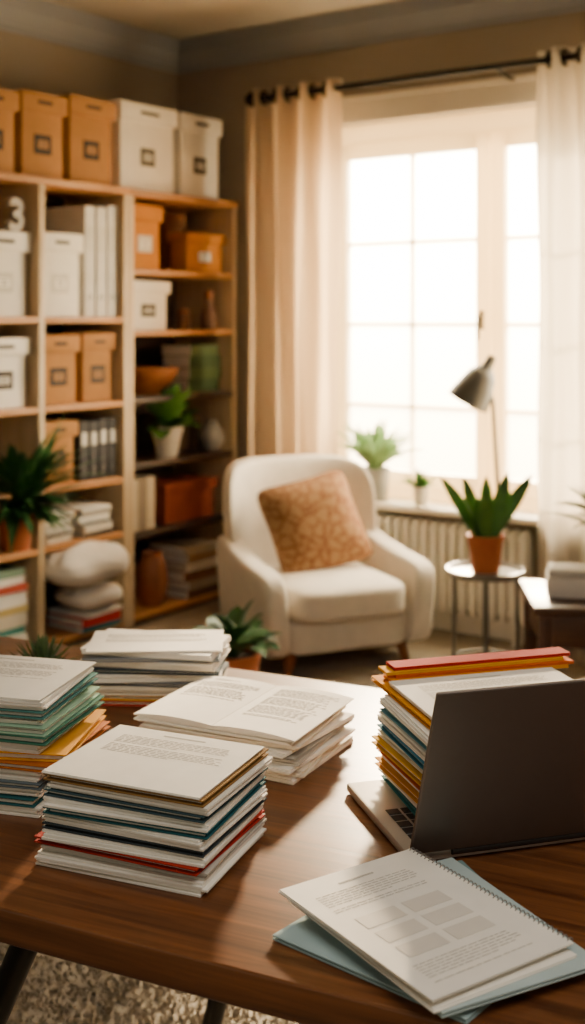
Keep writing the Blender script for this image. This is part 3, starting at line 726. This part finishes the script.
# C: open booklet on a stack
zC = desk_stack((-.073, 1.955), -26, .275, .215, DESK, [
    ('p', P, .010, 'white paper bundle', {'r': -2}), ('p', P2, .009, 'cream paper bundle', {'r': 5}), ('p', P, .010, 'white paper bundle', {'r': -4}), ('p', P3, .007, 'grey white paper bundle', {'r': 3}), ('f', c('#a9a59c'), .006, 'pale grey folder', {'sp': 'none', 'r': -1}), ('p', P, .009, 'white paper bundle', {'r': -6}), ('p', P2, .008, 'cream paper bundle', {'r': 4}), ('p', P, .009, 'white paper bundle', {'r': 1})],
    'the stack under the open booklet', 'papers under the open booklet', .008)
q = W(-.076, 1.958, zC+.0005)
bk = thing('open_booklet', 'open white booklet with printed pages on the middle paper stack', 'booklet', q, TH-R(26))
CV = .0045
for sx in (-1, 1):
    b = B(); nx, ny = 12, 2; wpg, dpg = .143, .225; g0 = []
    for lay in (0, 1):
        rows = []
        for i in range(nx+1):
            s = i/nx; x = sx*(s*wpg+.0005)
            z = (CV*max(0, math.sin(PI*min(1, s*1.0)))**.8+.002*(1-s) if lay else 0)+.0015*(lay) 
            rows.append([b.bm.verts.new((x, -dpg/2+dpg*j/ny, z)) for j in range(ny+1)])
        g0.append(rows)
    for rows in g0:
        for i in range(nx):
            for j in range(ny): b.bm.faces.new((rows[i][j], rows[i+1][j], rows[i+1][j+1], rows[i][j+1]))
    A_, B_ = g0
    for i in range(nx):
        b.bm.faces.new((A_[i][0], A_[i+1][0], B_[i+1][0], B_[i][0])); b.bm.faces.new((A_[i][ny], A_[i+1][ny], B_[i+1][ny], B_[i][ny]))
    for j in range(ny): b.bm.faces.new((A_[nx][j], A_[nx][j+1], B_[nx][j+1], B_[nx][j])); b.bm.faces.new((A_[0][j], A_[0][j+1], B_[0][j+1], B_[0][j]))
    pg = b.build('page', M_paper, bk, 60)
    t = B(); r = random.Random(40+sx)
    def zs_(x):
        s = abs(x)/wpg; return CV*max(0, math.sin(PI*min(1, s)))**.8+.002*(1-s)+.0018
    y = .09; k = 0
    while y > (.0 if sx < 0 else -.05):
        k += 1
        if k % 8 and not (k < 3 and sx < 0):
            x = .02
            xe = .125-r.uniform(0, .02)
            while x < xe:
                wv = r.uniform(.005, .012); xx = sx*.0725+(x-.0725)+wv/2; t.box((xx, y, zs_(xx)), (wv, .0011, .0004)); x += wv+.002
        y -= .0056
    if sx < 0: t.box((-.085, .094, zs_(.085)), (.05, .003, .0004))
    t.build('printed_text', M_inkl, pg, smooth=0)
# D: front stack
desk_stack((-.18, 1.590), -22, .232, .195, DESK, [
    ('p', P, .016, 'thick white paper bundle', {'dw': .008}), ('p', P3, .010, 'grey white paper bundle', {'dw': .006}), ('f', c('#a82e22'), .009, 'red folder', {'dw': .006, 'sp': 'none', 'ox': -.006}), ('p', P, .011, 'white paper bundle'), ('f', c('#3d454b'), .008, 'charcoal folder', {'sp': 'none'}), ('p', P, .013, 'white paper bundle'),
    ('f', c('#2a5f68'), .009, 'teal folder', {'sp': 'none'}), ('p', P, .011, 'white paper bundle'), ('f', c('#3f5660'), .009, 'slate blue folder', {'sp': 'none'}), ('p', P, .011, 'white paper bundle', {'ox': .006}), ('f', c('#94703f'), .009, 'tan card folder', {'sp': 'none', 'r': -1}), ('s', P, .003, 'printed white sheets', {'r': -1})],
    'the nearest stack at front left', 'files in the front left stack', .004, 2)
# Laptop
LP = (.148, 1.539); lphi = 16
LW, LDp = .36, .25
l0 = W(LP[0], LP[1], DESK+.0005)
lap = thing('laptop', 'open grey laptop with its lid back towards the camera', 'laptop', l0, TH+R(lphi))
bs = B().box((LW/2, LDp/2, .0075), (LW, LDp, .013), bev=.004).build('laptop_base', M_base, lap)
b = B()
for j in range(5):
    for i in range(15): b.box((.02+i*.0222+.0095, .045+j*.021, .0146), (.0185, .0172, .0014), bev=.0005, seg=1)
b.build('keyboard', M_key, bs)
B().box((LW/2, .2, .0142), (.11, .07, .0006)).build('trackpad', M_lid, bs, smooth=0)
tilt = R(21); lh = .25
b = B(); b.box((LW/2, -math.sin(tilt)*lh/2-.004, .016+math.cos(tilt)*lh/2), (LW, .006, lh), (tilt, 0, 0), bev=.0028, seg=3)
ld = b.build('laptop_lid', M_lid, lap)
n_ = Vector((0, math.cos(tilt), math.sin(tilt)))*.0033
B().box(Vector((LW/2, -math.sin(tilt)*lh/2-.004, .016+math.cos(tilt)*lh/2))+n_, (LW-.014, .0006, lh-.016), (tilt, 0, 0)).build('screen', M_screen, ld, smooth=0)
B().tube([(.06, -.001, .013), (LW-.06, -.001, .013)], .006, 12).build('hinge', M_key, lap)
# E: stack on keyboard
def LC(a, b_):
    p_ = R(lphi); return (LP[0]+a*math.cos(p_)-b_*math.sin(p_), LP[1]+a*math.sin(p_)+b_*math.cos(p_))
EW = 'the stack behind the laptop lid'; EG = 'files in the stack behind the laptop lid'
zE = desk_stack(LC(.183, .142), lphi, .262, .215, DESK+.0162, [
    ('f', c('#347079'), .010, 'teal folder', {'sp': 'none'}), ('p', P, .012, 'white paper bundle'), ('f', c('#d8992a'), .011, 'yellow folder', {'sp': 'none', 'ox': -.006}), ('p', P, .011, 'white paper bundle'), ('f', c('#c8641f'), .010, 'orange folder', {'sp': 'none', 'ox': -.004}),
    ('f', c('#d9a430'), .011, 'yellow folder', {'sp': 'none', 'ox': -.008}), ('p', P, .013, 'white paper bundle'), ('f', c('#3f7d97'), .011, 'blue folder', {'sp': 'none', 'ox': -.006}), ('p', P, .012, 'white paper bundle'), ('f', c('#6aa0b0'), .011, 'light blue folder', {'sp': 'none'}), ('p', P, .012, 'white paper bundle'),
    ('f', c('#dd9412'), .008, 'wide golden folder', {'sp': 'none', 'dw': .012, 'dd': .07, 'oy': .034, 'ox': .018, 'r': 0})],
    EW, EG, .002, 2, above=1)
q = LC(.207, .147); top_sheet('white printed pad lying on the golden folder behind the laptop lid', W(q[0], q[1], zE+.0006), TH+R(lphi), .275, .228, 77, t=.007)
# bright card folders lying across the back of the golden folder, behind the pad: slightly fanned
zz = zE+.0006
for k, (hx_, desc, da_, rr_) in enumerate((('#dd9412', 'narrow amber folder', .0, .4), ('#d2600f', 'narrow orange folder', .010, -.4), ('#dfa01a', 'narrow yellow folder', -.006, .3), ('#b3220e', 'narrow orange red folder', .008, .2))):
    q = LC(.228+da_, .2845+.003*k)
    folder(f'{desc}, {ORD[3-k]} {"in" if k == 3 else "from the top in"} the bright pile behind the white pad', W(q[0], q[1], zz), TH+R(lphi+rr_), .30, .036, .0050, c(hx_), 'bright folders behind the white pad', pages=c(hx_), spine='none'); zz += .0054
# G: notebook pile front right
gphi = 34
def GC(a, b_):
    p_ = R(gphi); return (.143+a*math.cos(p_)-b_*math.sin(p_), 1.352+a*math.sin(p_)+b_*math.cos(p_))
def gput(fn, lab, a, b_, z, r, w, d, t, m=None, **k):
    q = GC(a, b_); return fn(lab, W(q[0], q[1], z), TH+R(gphi+r), w, d, t, m, 'papers at the front right corner', **k)
z = DESK+.0006
gput(folder, 'pale blue folder lying flat, bottom left of the notebook pile', -.010, -.002, z, 16, .19, .255, .006, c('#9fb8bc'), spine='none')
gput(folder, 'teal grey folder sticking out behind the spiral edge of the notebook', .036, .012, z+.0062, -15, .19, .245, .0055, c('#7d9a9c'), spine='none')
gput(folder, 'pale blue folder under the notebook, sticking out towards the right', .026, -.018, z+.0119, -7, .205, .280, .006, c('#b3c6c8'), spine='none')
gput(bundle, 'white paper bundle directly under the spiral notebook', .004, -.006, z+.0181, -2, .198, .276, .003, P)
q = GC(0, 0)
nb = thing('spiral_notebook', 'spiral bound notebook with a printed page at the desk front', 'notebook', W(q[0], q[1], z+.0256), TH+R(gphi))
paper_mesh(.202, .280, .004, 2, .0015).build('pages', M_paper, nb, smooth=0)
text_page(nb, .185, .276, .0043, 91, True, -.006, 0, True)
b = B()
for i in range(38): b.torus((.0995, -.133+i*.266/37, .0018), .0042, .0008, 'y', 10, 5)
b.build('spiral_binding', M_wire, nb)

# ================= LIGHT =================
wd = bpy.data.worlds.new('World'); bpy.context.scene.world = wd; wd.use_nodes = True
n = wd.node_tree.nodes; l = wd.node_tree.links; bg = n['Background']
tc = n.new('ShaderNodeTexCoord'); sx = n.new('ShaderNodeSeparateXYZ'); l.new(tc.outputs['Generated'], sx.inputs['Vector'])
mr = n.new('ShaderNodeMapRange'); mr.interpolation_type = 'SMOOTHSTEP'
mr.inputs['From Min'].default_value = 0; mr.inputs['From Max'].default_value = .45; mr.inputs['To Min'].default_value = .42; mr.inputs['To Max'].default_value = 40
l.new(sx.outputs['Y'], mr.inputs['Value'])
# hazy golden horizon, brighter and paler higher up
mz = n.new('ShaderNodeMapRange'); mz.interpolation_type = 'SMOOTHSTEP'
mz.inputs['From Min'].default_value = -.16; mz.inputs['From Max'].default_value = .12; mz.inputs['To Min'].default_value = 0; mz.inputs['To Max'].default_value = 1
l.new(sx.outputs['Z'], mz.inputs['Value'])
cr = n.new('ShaderNodeValToRGB'); cr.color_ramp.elements[0].color = (.20, .145, .07, 1); cr.color_ramp.elements[1].color = (1, .89, .66, 1)
l.new(mz.outputs['Result'], cr.inputs['Fac']); l.new(cr.outputs['Color'], bg.inputs['Color'])
l.new(mr.outputs['Result'], bg.inputs['Strength'])
s = bpy.data.lights.new('sun', 'SUN'); s.energy = 34; s.angle = R(4); s.color = (1, .76, .47)
so = bpy.data.objects.new('sun', s); COL.objects.link(so)
tv = W(-.16, -1, 0).normalized()*math.cos(R(18)); tv.z = -math.sin(R(18))
so.rotation_euler = tv.to_track_quat('-Z', 'Y').to_euler(); so.location = (-2, 8, 4)
a = bpy.data.lights.new('fill_light', 'AREA'); a.energy = 34; a.size = 1.6; a.color = (1, .9, .77)  # added fill light, unseen; no fixture belongs to it
ao = bpy.data.objects.new('fill_light', a); COL.objects.link(ao); ao.location = (.3, .9, 2.85); ao.rotation_euler = (0, 0, 0)

# ================= CAMERA =================
cd = bpy.data.cameras.new('camera'); cam = bpy.data.objects.new('camera', cd); COL.objects.link(cam)
cam.location = (0, 0, H); cam.rotation_euler = (R(90), 0, TH)
cd.sensor_fit = 'HORIZONTAL'; cd.sensor_width = 36; cd.lens = F/585*36; cd.shift_y = -(512-V0)/585
cd.clip_start = .05
cd.dof.use_dof = True; cd.dof.focus_distance = 1.6; cd.dof.aperture_fstop = 6.5
bpy.context.scene.camera = cam
